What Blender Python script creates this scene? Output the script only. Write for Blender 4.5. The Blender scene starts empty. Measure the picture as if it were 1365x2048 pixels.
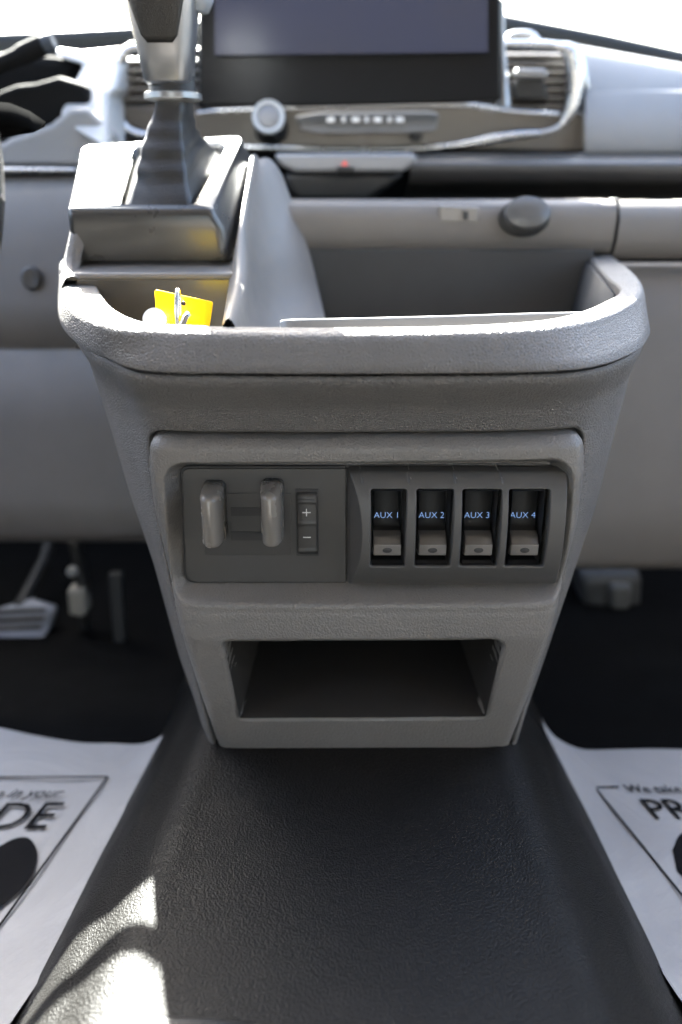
import bpy, bmesh, math, random
import numpy as np
from mathutils import Vector, Matrix

# ------------------------------------------------------------------ camera, sky, sun, exposure
SC = bpy.context.scene
PITCH = math.radians(25.0)
FPX = 1600.0
cam_data = bpy.data.cameras.new('camera')
cam = bpy.data.objects.new('camera', cam_data)
SC.collection.objects.link(cam)
SC.camera = cam
cam.location = (0, 0, 0)
cam.rotation_euler = (math.radians(90) - PITCH, 0, 0)
cam_data.sensor_fit = 'AUTO'
cam_data.sensor_width = 36.0
cam_data.lens = FPX / 2048 * 36
cam_data.clip_start = 0.02
cam_data.clip_end = 3000
cam_data.dof.use_dof = True
cam_data.dof.focus_distance = 0.525
cam_data.dof.aperture_fstop = 2.6

SUN_EL, SUN_AZ = math.radians(38), math.radians(-19.5)      # azimuth from +Y (ahead), negative = left
world = bpy.data.worlds.new('World'); SC.world = world
world.use_nodes = True
nt = world.node_tree
bg = nt.nodes['Background']
sky = nt.nodes.new('ShaderNodeTexSky')
sky.sky_type = 'NISHITA'; sky.sun_disc = False
sky.sun_elevation = SUN_EL; sky.sun_rotation = SUN_AZ
sky.altitude = 100; sky.air_density = 1.0; sky.dust_density = 4.0
nt.links.new(sky.outputs[0], bg.inputs[0])
bg.inputs[1].default_value = 0.05
sl = bpy.data.lights.new('sun', 'SUN'); sl.energy = 5.0; sl.angle = math.radians(0.5); sl.color = (1.0, 0.95, 0.88)
sun = bpy.data.objects.new('sun', sl); SC.collection.objects.link(sun)
SD = Vector((math.sin(SUN_AZ) * math.cos(SUN_EL), math.cos(SUN_AZ) * math.cos(SUN_EL), math.sin(SUN_EL)))
sun.rotation_euler = (-SD).to_track_quat('-Z', 'Y').to_euler()
sun.location = (-1, 3, 5)
SC.view_settings.view_transform = 'Standard'
SC.view_settings.look = 'None'
SC.view_settings.gamma = 1
SC.view_settings.exposure = 5.2
SC.cycles.max_bounces = 10
SC.cycles.diffuse_bounces = 6
SC.cycles.sample_clamp_indirect = 8

# ------------------------------------------------------------------ helpers
FW = Vector((0, math.cos(PITCH), -math.sin(PITCH)))
UPV = Vector((0, math.sin(PITCH), math.cos(PITCH)))
def ray(px, py):
    return Vector(((px - 682.5) / FPX, 0, 0)) + UPV * (-(py - 1024) / FPX) + FW
def P(px, py, y=None, z=None, plane=None):
    """a point of the place: where the sight line through a pixel meets the plane y=, z= or (point, normal)"""
    r = ray(px, py)
    if y is not None: return r * (y / r.y)
    if z is not None: return r * (z / r.z)
    p0, n = plane
    return r * (p0.dot(n) / r.dot(n))
def Z(row, y): return P(682.5, row, y=y).z
def X(px, row, y): return P(px, row, y=y).x

def link(o): SC.collection.objects.link(o); return o
def tag(o, label=None, cat=None, group=None, kind=None):
    if label: o['label'] = label
    if cat: o['category'] = cat
    if group: o['group'] = group
    if kind: o['kind'] = kind
    return o
WL = {}      # world origin of each built root
def thing(name, label, cat, loc=(0, 0, 0), rot=(0, 0, 0), group=None):
    o = link(bpy.data.objects.new(name, None)); o.empty_display_size = .02
    o.location = loc; o.rotation_euler = rot
    WL[o.name] = Vector(loc)
    return tag(o, label, cat, group)
def origin_of(o):
    return WL.get(o.name, Vector((0, 0, 0))) if o else Vector((0, 0, 0))
def mk(name, verts, faces, mat, parent=None, smooth=True, sharp=None, local=False, bevel=0, seg=2, cage=None, solid=0):
    off = Vector((0, 0, 0)) if local or parent is None else origin_of(parent)
    vs = [(v[0] - off.x, v[1] - off.y, v[2] - off.z) for v in verts]
    me = bpy.data.meshes.new(name)
    me.from_pydata(vs, [], faces); me.validate()
    bm = bmesh.new(); bm.from_mesh(me)
    if cage != 'keep':
        bmesh.ops.recalc_face_normals(bm, faces=bm.faces)
    bm.to_mesh(me); bm.free()
    if smooth: me.shade_smooth()
    if sharp: me.set_sharp_from_angle(angle=math.radians(sharp))
    if mat: me.materials.append(mat)
    o = link(bpy.data.objects.new(name, me))
    if parent: o.parent = parent; WL[o.name] = off
    if solid:
        m = o.modifiers.new('thick', 'SOLIDIFY'); m.thickness = abs(solid); m.offset = -1 if solid > 0 else 1
    if bevel:
        m = o.modifiers.new('bevel', 'BEVEL'); m.width = bevel; m.segments = seg; m.limit_method = 'ANGLE'
        m.angle_limit = math.radians(32); m.harden_normals = False
    return o
def box(name, x0, x1, y0, y1, z0, z1, mat, parent=None, bevel=0.001, seg=2, local=False):
    v = [(x, y, z) for z in (z0, z1) for y in (y0, y1) for x in (x0, x1)]
    f = [(0, 2, 3, 1), (4, 5, 7, 6), (0, 1, 5, 4), (2, 6, 7, 3), (0, 4, 6, 2), (1, 3, 7, 5)]
    return mk(name, v, f, mat, parent, sharp=40, local=local, bevel=bevel, seg=seg)
def prism(name, poly, vec, mat, parent=None, bevel=0.001, seg=2, local=False, sharp=40):
    """closed polygon (3D points) extruded by vec"""
    n = len(poly); vec = Vector(vec)
    v = [Vector(p) for p in poly] + [Vector(p) + vec for p in poly]
    f = [tuple(range(n)), tuple(reversed(range(n, 2 * n)))] + [(i, (i + 1) % n, n + (i + 1) % n, n + i) for i in range(n)]
    return mk(name, v, f, mat, parent, sharp=sharp, local=local, bevel=bevel, seg=seg)
def slab(name, pix, y, depth, mat, parent=None, bevel=0.002, seg=3, lean=0.0):
    """a solid piece: outline given where it meets the upright plane y, thickness going forward"""
    p = [P(a, b, y=y) for a, b in pix]
    if lean:
        z0 = sum(q.z for q in p) / len(p)
        p = [P(a, b, plane=(Vector((0, y, z0)), Vector((0, 1, -lean)).normalized())) for a, b in pix]
    return prism(name, p, (0, depth, 0), mat, parent, bevel, seg)
def catmull(pts, n):
    pts = [np.array(p, float) for p in pts]
    ext = [2 * pts[0] - pts[1]] + pts + [2 * pts[-1] - pts[-2]]
    out = []
    for i in range(len(pts) - 1):
        a, b, c, d = ext[i:i + 4]
        for k in range(n):
            t = k / n
            out.append(.5 * ((2 * b) + (c - a) * t + (2 * a - 5 * b + 4 * c - d) * t * t + (3 * b - a - 3 * c + d) * t ** 3))
    out.append(pts[-1]); return out
def grid(name, rows, mat, parent=None, closed=False, solid=0, sharp=None, cap=False, local=False, recalc=True):
    nr, nc = len(rows), len(rows[0])
    v = [p for r in rows for p in r]; f = []
    for i in range(nr - 1):
        for j in range(nc if closed else nc - 1):
            j2 = (j + 1) % nc
            f.append((i * nc + j, i * nc + j2, (i + 1) * nc + j2, (i + 1) * nc + j))
    if cap:
        f.append(tuple(range(nc))); f.append(tuple(reversed(range((nr - 1) * nc, nr * nc))))
    return mk(name, v, f, mat, parent, solid=solid, sharp=sharp, local=local, cage=None if recalc else 'keep')
def tube(name, path, rad, mat, parent=None, nseg=10, flat=1.0, local=False, up=(0, 1, 0)):
    """swept round bar; rad a number or a list; flat squashes along up"""
    path = [Vector(p) for p in path]; n = len(path)
    rad = rad if isinstance(rad, (list, tuple)) else [rad] * n
    rows = []
    for i, p in enumerate(path):
        t = (path[min(i + 1, n - 1)] - path[max(i - 1, 0)]).normalized()
        a = Vector(up); a = (a - t * a.dot(t)).normalized(); b = t.cross(a)
        rows.append([p + a * (math.cos(2 * math.pi * k / nseg) * rad[i] * flat) + b * (math.sin(2 * math.pi * k / nseg) * rad[i]) for k in range(nseg)])
    return grid(name, rows, mat, parent, closed=True, cap=True, local=local, sharp=60)
def lathe(name, prof, center, axis, mat, parent=None, n=32, sx=1.0, local=False, sharp=35):
    """prof: (radius, along) pairs, spun about axis"""
    ax = Vector(axis).normalized()
    a = ax.cross(Vector((0, 0, 1))); a = a.normalized() if a.length > .1 else Vector((1, 0, 0))
    b = ax.cross(a); c = Vector(center)
    rows = [[c + ax * h + a * (math.cos(2 * math.pi * k / n) * r * sx) + b * (math.sin(2 * math.pi * k / n) * r) for k in range(n)] for r, h in prof]
    return grid(name, rows, mat, parent, closed=True, cap=True, sharp=sharp, local=local)
def rounded(pts, r, n=6):
    """2D polygon with its corners rounded; r a number or a list"""
    out = []; m = len(pts)
    r = r if isinstance(r, (list, tuple)) else [r] * m
    for i in range(m):
        p0, p1, p2 = (Vector(pts[(i + k) % m]) for k in (-1, 0, 1))
        a = (p0 - p1); b = (p2 - p1)
        ang = a.angle(b)
        if r[i] <= 0 or ang > 3.05: out.append(tuple(p1)); continue
        d = min(r[i] / math.tan(ang / 2), a.length * .49, b.length * .49)
        s, e = p1 + a.normalized() * d, p1 + b.normalized() * d
        for k in range(n + 1):
            t = k / n
            out.append(tuple(s.lerp(p1, t).lerp(p1.lerp(e, t), t)))
    return out
def sdf(poly, x, z):
    """signed distance, positive inside"""
    x = np.asarray(x, float); z = np.asarray(z, float)
    d = np.full(x.shape, 1e9); inside = np.zeros(x.shape, bool)
    m = len(poly)
    for i in range(m):
        ax, az = poly[i]; bx, bz = poly[(i + 1) % m]
        ex, ez = bx - ax, bz - az
        t = np.clip(((x - ax) * ex + (z - az) * ez) / (ex * ex + ez * ez + 1e-18), 0, 1)
        d = np.minimum(d, np.hypot(x - ax - t * ex, z - az - t * ez))
        c = ((az > z) != (bz > z)) & (x < ex * (z - az) / (ez if abs(ez) > 1e-12 else 1e-12) + ax)
        inside ^= c
    return np.where(inside, d, -d)
def sstep(t):
    t = np.clip(t, 0, 1); return t * t * (3 - 2 * t)
def relief(name, XX, YY, ZZ, keep, mat, parent=None, local=False):
    """height-field sheet from 2D arrays, dropping faces where keep is False at every corner"""
    nr, nc = XX.shape
    idx = np.arange(nr * nc).reshape(nr, nc)
    q = np.stack([idx[:-1, :-1], idx[:-1, 1:], idx[1:, 1:], idx[1:, :-1]], -1).reshape(-1, 4)
    k = keep.reshape(-1)[q].all(1)
    q = q[k]
    used = np.unique(q); rem = -np.ones(nr * nc, int); rem[used] = np.arange(len(used))
    v = np.stack([XX, YY, ZZ], -1).reshape(-1, 3)[used]
    return mk(name, [tuple(a) for a in v], [tuple(a) for a in rem[q].tolist()], mat, parent, local=local, cage='keep')
def write(name, s, size, M, mat, parent=None, align='CENTER', shear=0.0, thick=0.00015, local=True, offset=0.0, warp=None):
    """flat print: text turned into a mesh; M maps text plane (x right, y up) to space"""
    cu = bpy.data.curves.new('t', 'FONT'); cu.body = s; cu.size = size; cu.align_x = align; cu.align_y = 'CENTER'
    cu.extrude = thick; cu.shear = shear; cu.offset = offset; cu.resolution_u = 3
    ob = bpy.data.objects.new('t', cu); link(ob)
    dg = bpy.context.evaluated_depsgraph_get()
    me = bpy.data.meshes.new_from_object(ob.evaluated_get(dg))
    bpy.data.objects.remove(ob)
    me.transform(M)
    if warp:
        for v in me.vertices: v.co = warp(v.co)
    if not local and parent is not None:
        me.transform(Matrix.Translation(-origin_of(parent)))
    me.materials.clear(); me.materials.append(mat); me.name = name
    o = link(bpy.data.objects.new(name, me)); o.parent = parent
    return o

# ------------------------------------------------------------------ materials
def new_mat(name):
    m = bpy.data.materials.new(name); m.use_nodes = True
    return m, m.node_tree, m.node_tree.nodes['Principled BSDF']
def plastic(name, col, rough=.5, grain=0, gstr=.5, gdist=.0003, kind='leather', spec=.5, var=.06, metal=0, coat=0, wear=0.0):
    m, t, b = new_mat(name)
    N, L = t.nodes, t.links
    b.inputs['Roughness'].default_value = rough
    b.inputs['Specular IOR Level'].default_value = spec
    b.inputs['Metallic'].default_value = metal
    b.inputs['Coat Weight'].default_value = coat
    tc = N.new('ShaderNodeTexCoord')
    n1 = N.new('ShaderNodeTexNoise'); n1.inputs['Scale'].default_value = 14; n1.inputs['Detail'].default_value = 8
    n1.inputs['Roughness'].default_value = .65
    L.new(tc.outputs['Object'], n1.inputs['Vector'])
    mp = N.new('ShaderNodeMapRange'); mp.inputs[1].default_value = .3; mp.inputs[2].default_value = .7
    mp.inputs[3].default_value = 1 - var; mp.inputs[4].default_value = 1 + var
    L.new(n1.outputs[0], mp.inputs[0])
    mx = N.new('ShaderNodeVectorMath'); mx.operation = 'SCALE'; mx.inputs[0].default_value = col
    L.new(mp.outputs[0], mx.inputs['Scale']); L.new(mx.outputs[0], b.inputs['Base Color'])
    # uneven sheen: hands and dust
    n3 = N.new('ShaderNodeTexNoise'); n3.inputs['Scale'].default_value = 35; n3.inputs['Detail'].default_value = 6
    L.new(tc.outputs['Object'], n3.inputs['Vector'])
    mr = N.new('ShaderNodeMapRange'); mr.inputs[1].default_value = .35; mr.inputs[2].default_value = .7
    ra_ = .012 if rough < .32 else .055
    mr.inputs[3].default_value = rough - ra_ * .7; mr.inputs[4].default_value = min(1, rough + ra_)
    L.new(n3.outputs[0], mr.inputs[0]); L.new(mr.outputs[0], b.inputs['Roughness'])
    if grain:
        wn = N.new('ShaderNodeTexNoise'); wn.inputs['Scale'].default_value = grain * .7; wn.inputs['Detail'].default_value = 2
        L.new(tc.outputs['Object'], wn.inputs['Vector'])
        ad = N.new('ShaderNodeVectorMath'); ad.operation = 'MULTIPLY_ADD'
        s = .55 / grain; ad.inputs[1].default_value = (s, s, s)
        L.new(wn.outputs['Color'], ad.inputs[0]); L.new(tc.outputs['Object'], ad.inputs[2])
        vo = N.new('ShaderNodeTexVoronoi'); vo.inputs['Scale'].default_value = grain
        if kind == 'leather': vo.feature = 'DISTANCE_TO_EDGE'
        else: vo.feature = 'SMOOTH_F1'
        L.new(ad.outputs[0], vo.inputs['Vector'])
        r = N.new('ShaderNodeMapRange'); r.inputs[1].default_value = 0; r.inputs[2].default_value = .28 if kind == 'leather' else .8
        if kind != 'leather': r.inputs[3].default_value = 1; r.inputs[4].default_value = 0
        r.interpolation_type = 'SMOOTHSTEP'
        L.new(vo.outputs['Distance'], r.inputs[0])
        n2 = N.new('ShaderNodeTexNoise'); n2.inputs['Scale'].default_value = grain * 1.6; n2.inputs['Detail'].default_value = 4
        L.new(tc.outputs['Object'], n2.inputs['Vector'])
        sm = N.new('ShaderNodeMath'); sm.operation = 'MULTIPLY_ADD'; sm.inputs[1].default_value = .5
        L.new(n2.outputs[0], sm.inputs[0]); L.new(r.outputs[0], sm.inputs[2])
        bp = N.new('ShaderNodeBump'); bp.inputs['Strength'].default_value = gstr; bp.inputs['Distance'].default_value = gdist
        L.new(sm.outputs[0], bp.inputs['Height']); L.new(bp.outputs[0], b.inputs['Normal'])
    return m
def emit(name, col, s):
    m, t, b = new_mat(name)
    b.inputs['Base Color'].default_value = (0.01, 0.01, 0.01, 1)
    b.inputs['Emission Color'].default_value = (*col, 1); b.inputs['Emission Strength'].default_value = s
    b.inputs['Roughness'].default_value = .2
    return m

GREY = (.105, .101, .099)
M_rim = plastic('leather_grain_plastic', (.112, .105, .100), .42, 520, .95, .0006)
M_body = plastic('leather_grain_body', (.104, .098, .093), .46, 470, .9, .0006)
M_bezel = plastic('fine_grain_bezel', (.122, .115, .108), .42, 760, .8, .00035, 'pebble')
M_panel = plastic('matt_charcoal', (.033, .0318, .0305), .5, 1500, .2, .0001, 'pebble', var=.05)
M_aux = plastic('aux_plate_plastic', (.048, .0465, .045), .5, 1300, .25, .00012, 'pebble', var=.10)
M_knobgrey = plastic('satin_grey_knob', (.135, .124, .111), .27, 0, var=.03)
M_gap = plastic('dark_gap', (.012, .012, .013), .6)
M_black = plastic('black_plastic', (.009, .009, .0092), .5, spec=.3)
M_gloss = plastic('gloss_black', (.006, .006, .0065), .30, spec=.12)
M_switch = plastic('rocker_black', (.007, .007, .0072), .55, spec=.25)
M_slope_lit = plastic('rocker_slope_lit', (.055, .052, .049), .28)  # light caught by the upward slope, put into a paler colour
M_lip_lit = plastic('rocker_lip_lit', (.125, .117, .108), .3)  # bright lip of the black rocker, highlight put into the colour
M_tray = plastic('tray_liner', (.040, .039, .038), .65, spec=.3)
M_tower = plastic('smooth_grey', (.135, .124, .114), .45, 1200, .2, .00015, 'pebble')
M_pocket = plastic('pocket_gloss', (.070, .064, .058), .22)
M_shift = plastic('shifter_bezel_dark', (.024, .0235, .023), .28, 1300, .15, .0001, 'pebble')
M_leather = plastic('boot_leather', (.008, .0078, .0075), .34, 700, .4, .0003, spec=.35)
M_satin = plastic('satin_silver', (.20, .205, .215), .33, metal=.8)
M_chrome = plastic('satin_chrome', (.45, .47, .50), .27, metal=1.0, var=.02)
M_taupe = plastic('taupe_gloss', (.07, .060, .050), .35)
M_dashgrey = plastic('dash_grey', (.15, .15, .152), .45, 700, .3, .0003)
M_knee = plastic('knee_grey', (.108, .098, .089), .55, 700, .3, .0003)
M_knee_shade = plastic('knee_grey_shaded', (.068, .062, .057), .55, 700, .3, .0003)  # shaded copy of the knee grey, driver side darkened in the colour
M_dark = plastic('dark_footwell', (.0022, .0022, .0023), .9, spec=.1)
M_vinyl = plastic('black_vinyl', (.0038, .0035, .0031), .50, 820, .9, .00045, 'pebble', var=.12, spec=.19)
M_vent = plastic('vent_slat', (.11, .10, .09), .35)
M_white = plastic('white_print', (.6, .6, .6), .6)
M_bluep_glow = emit('blue_print_glow', (.25, .46, .90), .024)  # plain print given its own glow, the labels are no lamps
M_blackprint = plastic('black_ink', (.008, .008, .009), .9, spec=.05)
M_concrete = plastic('asphalt_pale', (.30, .27, .23), .9)
M_soft = plastic('soft_black', (.005, .005, .005), .85, spec=.08)
M_carpet = plastic('carpet', (.012, .0115, .011), .95, 900, 1, .001, 'pebble', spec=.1)
M_headliner = plastic('headliner', (.30, .265, .225), .9)
M_seat = plastic('seat_cloth', (.05, .047, .044), .9)
M_doorcard = plastic('door_card', (.12, .12, .12), .6)

def paper_mat():
    m, t, b = new_mat('mat_paper'); N, L = t.nodes, t.links
    b.inputs['Roughness'].default_value = .75
    tc = N.new('ShaderNodeTexCoord')
    n = N.new('ShaderNodeTexNoise'); n.inputs['Scale'].default_value = 7; n.inputs['Detail'].default_value = 5; n.inputs['Distortion'].default_value = 2.0
    L.new(tc.outputs['Object'], n.inputs['Vector'])
    cr = N.new('ShaderNodeValToRGB'); cr.color_ramp.elements[0].position = .3; cr.color_ramp.elements[0].color = (.23, .23, .24, 1)
    cr.color_ramp.elements[1].position = .7; cr.color_ramp.elements[1].color = (.28, .28, .29, 1)
    L.new(n.outputs[0], cr.inputs[0]); L.new(cr.outputs[0], b.inputs['Base Color'])
    bp = N.new('ShaderNodeBump'); bp.inputs['Strength'].default_value = .8; bp.inputs['Distance'].default_value = .010
    L.new(n.outputs[0], bp.inputs['Height']); L.new(bp.outputs[0], b.inputs['Normal'])
    return m
M_paper = paper_mat()
def glass_mat():
    m, t, b = new_mat('windscreen_glass'); N, L = t.nodes, t.links
    tr = N.new('ShaderNodeBsdfTransparent'); tr.inputs[0].default_value = (.90, .95, .95, 1)
    gl = N.new('ShaderNodeBsdfGlossy'); gl.inputs['Roughness'].default_value = .02
    mx = N.new("ShaderNodeMixShader"); mx.inputs[0].default_value = .07; L.new(tr.outputs[0], mx.inputs[1]); L.new(gl.outputs[0], mx.inputs[2])
    L.new(mx.outputs[0], N['Material Output'].inputs['Surface'])
    return m
M_glass = glass_mat()
def tag_mat():
    m, t, b = new_mat('yellow_tag')
    b.inputs['Base Color'].default_value = (.90, .66, .012, 1); b.inputs['Roughness'].default_value = .3
    N, L = t.nodes, t.links
    tl = N.new('ShaderNodeBsdfTranslucent'); tl.inputs[0].default_value = (.95, .70, .015, 1)
    mx = N.new('ShaderNodeMixShader'); mx.inputs[0].default_value = .45
    L.new(b.outputs[0], mx.inputs[1]); L.new(tl.outputs[0], mx.inputs[2]); L.new(mx.outputs[0], N['Material Output'].inputs['Surface'])
    return m
M_tag = tag_mat()

# ------------------------------------------------------------------ the setting
FLOOR = -.53
tag(box('ground', -200, 200, -200, 400, -1.6, -1.3, M_concrete, bevel=0), kind='structure')
tag(box('cabin_floor', -.95, .95, -1.3, 1.25, FLOOR - .03, FLOOR, M_dark, bevel=0), kind='structure')
tag(box('cabin_roof', -.95, .95, -1.6, .42, .62, .66, M_headliner), kind='structure')
for s_ in (-1, 1):
    tag(box('cargo_side_wall', s_ * .95 - .02, s_ * .95 + .02, -3.4, -.36, FLOOR, .62, M_headliner), kind='structure')
tag(box('cargo_roof', -.95, .95, -3.4, -1.61, .62, .66, M_headliner), kind='structure')
tag(box('cargo_floor', -.95, .95, -3.4, -1.31, FLOOR - .03, FLOOR, M_seat), kind='structure')
tag(box('firewall', -.95, .95, 1.18, 1.25, FLOOR, .0, M_dark), kind='structure')
for s in (-1, 1):
    pp = [Vector((s * .93, .42, .62)), Vector((s * .93, .34, .62)), Vector((s * .93, 1.22, .0)), Vector((s * .93, 1.32, .0))]
    tag(prism('windscreen_pillar', pp, (s * .05, 0, 0), M_headliner), kind='structure')
    pp = [Vector((s * .93, -.35, .62)), Vector((s * .93, -.2, .62)), Vector((s * .93, -.2, -.1)), Vector((s * .93, -.35, -.1))]
    tag(prism('door_pillar', pp, (s * .05, 0, 0), M_headliner), kind='structure')
    nm = 'door_panel'
    t = [Vector((s * .93, -.75, FLOOR)), Vector((s * .93, 1.25, FLOOR)), Vector((s * .93, 1.25, .05)), Vector((s * .93, -.75, .02))]
    tag(prism('side_wall', t, (s * .04, 0, 0), M_doorcard), kind='structure')

# ------------------------------------------------------------------ centre console
con = thing('centre_console', 'grey plastic centre console on the black tunnel, with open tray above and dark cubby below', 'console', (0, .6, -.421))
ZR = Z(662, .457)
# --- body (leather grained shell)
tab = [(742, .460, -.203, .2060), (775, .465, -.199, .205), (815, .475, -.193, .204), (858, .484, -.188, .202), (940, .488, -.1825, .199),
       (1080, .486, -.1715, .196), (1200, .483, -.164, .192), (1390, .480, -.153, .184), (1495, .479, -.146, .178), (1600, .50, -.13, .165)]
tz = np.array([Z(r, y) for r, y, a, b in tab]); o_ = np.argsort(tz)
ZT = Z(751, .4545); ZS = ZT + .0025; ZB = Z(1496, .479)
def tb(z, k): return np.interp(z, tz[o_], np.array([t[k] for t in tab])[o_])
def smtab(z, k, w=.008):
    return (tb(z - w, k) + tb(z + w, k) + 2 * tb(z, k)) / 4
YP = .487
def q2(px, py, y=YP): p = P(px, py, y=y); return (p.x, p.z)
bez = rounded([q2(297, 866), q2(1173, 863), q2(1171, 935), q2(1155, 1050), q2(1112, 1200), q2(1016, 1497), q2(439, 1493), q2(352, 1190), q2(309, 1010), q2(298, 935)],
              [.018, .018, .02, .05, .05, .004, .004, .05, .05, .02], 8)
outer_px = [(118, 520), (118, 552), (126, 592), (165, 628), (232, 652), (320, 661), (470, 665), (690, 667), (900, 665), (1075, 658), (1185, 641), (1258, 612), (1292, 580), (1276, 546), (1226, 508)]
inner_px = [(185, 520), (188, 552), (205, 588), (236, 618), (290, 640), (370, 646), (480, 649), (690, 651), (900, 648), (1050, 640), (1130, 628), (1195, 606), (1240, 577), (1212, 549), (1178, 510)]
OUT = catmull([P(a, b, z=ZR)[:2] for a, b in outer_px], 10)
INN = catmull([P(a, b, z=ZR)[:2] for a, b in inner_px], 10)
bot_px = [None, (118, 596), (121, 648), (157, 690), (212, 717), (288, 743), (470, 748), (690, 749), (900, 748), (1075, 745), (1172, 738), (1240, 720), (1291, 688), (1291, 638), None]
bp_ = [P(a[0], a[1], z=ZS)[:2] if a else None for a in bot_px]
bp_[0] = P(*outer_px[0], z=ZR)[:2]; bp_[14] = P(*outer_px[14], z=ZR)[:2]
BOT = catmull(bp_, 10)
OUTA = np.array(BOT)
# even spacing, dense along the front
def resample(A, wfun):
    seg = np.hypot(*np.diff(A, axis=0).T); m = (A[1:] + A[:-1]) / 2
    cum = np.concatenate([[0], np.cumsum(seg * wfun(m))])
    t = np.linspace(0, cum[-1], 420)
    return np.stack([np.interp(t, cum, A[:, 0]), np.interp(t, cum, A[:, 1])], 1)
PLAN = resample(OUTA, lambda m: np.where(m[:, 1] < .50, 1.0, .35))
XC = .012
# silhouettes (row, left px, right px, front y, left px and right px where the flat front ends)
sil = [(742, 134, 1293, .4595, 262, 1170), (800, 162, 1276, .4705, 272, 1160), (866, 183, 1257, .483, 296, 1150), (940, 212, 1232, .488, 300, 1150), (1080, 252, 1194, .486, 320, 1134),
       (1200, 298, 1150, .483, 346, 1110), (1390, 345, 1086, .480, 398, 1050), (1490, 385, 1045, .479, 424, 1026), (1600, 420, 1010, .49, 440, 1000)]
FL_, FR_ = P(262, 742, y=.46).x, P(1170, 742, y=.46).x
XMIN, XMAX = PLAN[:, 0].min(), PLAN[:, 0].max()
def plan_x(x, fl_, fr_, ml, mr):
    return np.interp(x, [XMIN, FL_, FR_, XMAX], [ml, fl_, fr_, mr])
ZTAB = []
for r_, lpx, rpx, fy, flp, frp in sil:
    z = Z(r_, fy); dy = fy - .459
    fl_, fr_ = P(flp, r_, y=fy).x, P(frp, r_, y=fy).x
    o2 = []
    for side, tgt in ((-1, lpx), (1, rpx)):
        lo, hi = 0.0, .35
        for _ in range(40):
            mid = (lo + hi) / 2
            x = plan_x(PLAN[:, 0], fl_, fr_, fl_ - mid if side < 0 else fl_ - .01, fr_ + mid if side > 0 else fr_ + .01)
            dep = (PLAN[:, 1] + dy) * FW.y + z * FW.z
            px = 682.5 + FPX * x / dep
            e = px.min() if side < 0 else px.max()
            if (e > tgt) == (side < 0): lo = mid
            else: hi = mid
        o2.append(lo)
    ZTAB.append((z, dy, fl_, fr_, fl_ - o2[0], fr_ + o2[1]))
ZTAB = np.array(sorted(ZTAB))
print('PLAN', np.round(ZTAB, 3).tolist())
def zt_(z, k, w=.008):
    f = lambda q: np.interp(q, ZTAB[:, 0], ZTAB[:, k])
    return (f(z - w) + f(z + w) + 2 * f(z)) / 4
Y0 = PLAN[:, 1].min()
def flat_y(z):
    k = np.interp(z, [ZB, Z(940, .488), ZT], [.15, .45, 1.0]); d_ = PLAN[:, 1] - Y0
    return PLAN[:, 1] - (1 - k) * .02 * np.tanh(d_ / .02) + (.459 - Y0) * sstep(np.array((ZT - z) / .03)).item()
def planx_at(z): return plan_x(PLAN[:, 0], zt_(z, 2), zt_(z, 3), zt_(z, 4), zt_(z, 5))
zs = np.concatenate([np.linspace(ZT, ZT - .003, 4)[:-1], np.arange(ZT - .003, ZB, -.0013), np.linspace(ZB, ZB - .08, 12)])
BX = np.zeros((len(zs), len(PLAN))); BY = BX.copy(); BZ = BX.copy()
for i, z in enumerate(zs):
    BX[i] = planx_at(z); BY[i] = flat_y(z) + zt_(z, 1); BZ[i] = z
bow = .006
D = sdf(bez, BX, BZ)
FRONT = (np.arange(len(PLAN)) > 40) & (np.arange(len(PLAN)) < 380)
D = np.where((BY < .60), D, -1)
g = D + .0012
BY = BY + np.where(g > -.0015, .0012 * sstep((g + .0015) / .0015), 0) + .016 * sstep(g / .0012)
def front_y(x, z):
    """y of the shell front at x, z"""
    y = np.zeros_like(x)
    for zz_ in np.unique(np.round(z, 6)):
        m = np.abs(z - zz_) < 1e-6
        dy = zt_(zz_, 1); px_ = planx_at(zz_)
        sel = slice(60, 360)
        y[m] = np.interp(x[m], px_[sel], flat_y(zz_)[sel]) + dy
    return y
# seam at the top rolls inward
BY += .003 * np.exp(-((ZT - BZ) / .0012)) * (BY < .60)
relief('body', BX, BY, BZ, ~(D > .004), M_body, con)

# --- lower bezel with switch recess and cubby mouth
rec = rounded([q2(361, 936, .488), q2(1116, 930, .488), q2(1104, 1166, .484), q2(371, 1165, .484)], [.007, .010, .010, .008], 8)
cub = rounded([q2(446, 1280, .470), q2(1009, 1277, .470), q2(972, 1437, .472), q2(480, 1440, .472)], [.007, .009, .008, .006], 8)
xs = np.arange(-.145, .185, .0008); z1, z0 = q2(600, 860)[1], q2(600, 1500)[1]
zz = np.arange(z1, z0, -.0008)
GX, GZ = np.meshgrid(xs, zz)
do = sdf(bez, GX, GZ); dr = -sdf(rec, GX, GZ); dc = -sdf(cub, GX, GZ)
zf = [Z(866, .478), Z(900, .474), Z(1165, .474), Z(1190, .473), Z(1230, .468), Z(1280, .466), Z(1400, .470), Z(1497, .478)]
base = np.interp(GZ, zf[::-1], [.478, .474, .474, .473, .468, .466, .470, .478][::-1])
for _ in range(12): base[1:-1] = (base[:-2] + base[2:] + base[1:-1] * 2) / 4
fy0 = front_y(GX, GZ); fc = front_y(np.full_like(GX, .01), GZ)
base = base + (fy0 - fc) * .9
R = .009
t_ = np.clip(1 - do / R, 0, 1)
y_ = base + .0085 * (1 - np.sqrt(np.clip(1 - t_ ** 2, 0, 1))) + np.where(do < .0008, .014, 0)
ypan = np.interp(GZ, [Z(1165, .484), Z(932, .490)], [.4895, .4955])
w_l = np.clip(1 - np.clip(dr, 0, 1) / .0088, 0, 1); w = .65 * w_l + .35 * sstep(w_l)
lip = sstep(1 - np.abs(dr - .0105) / .005) * .0012
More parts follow.
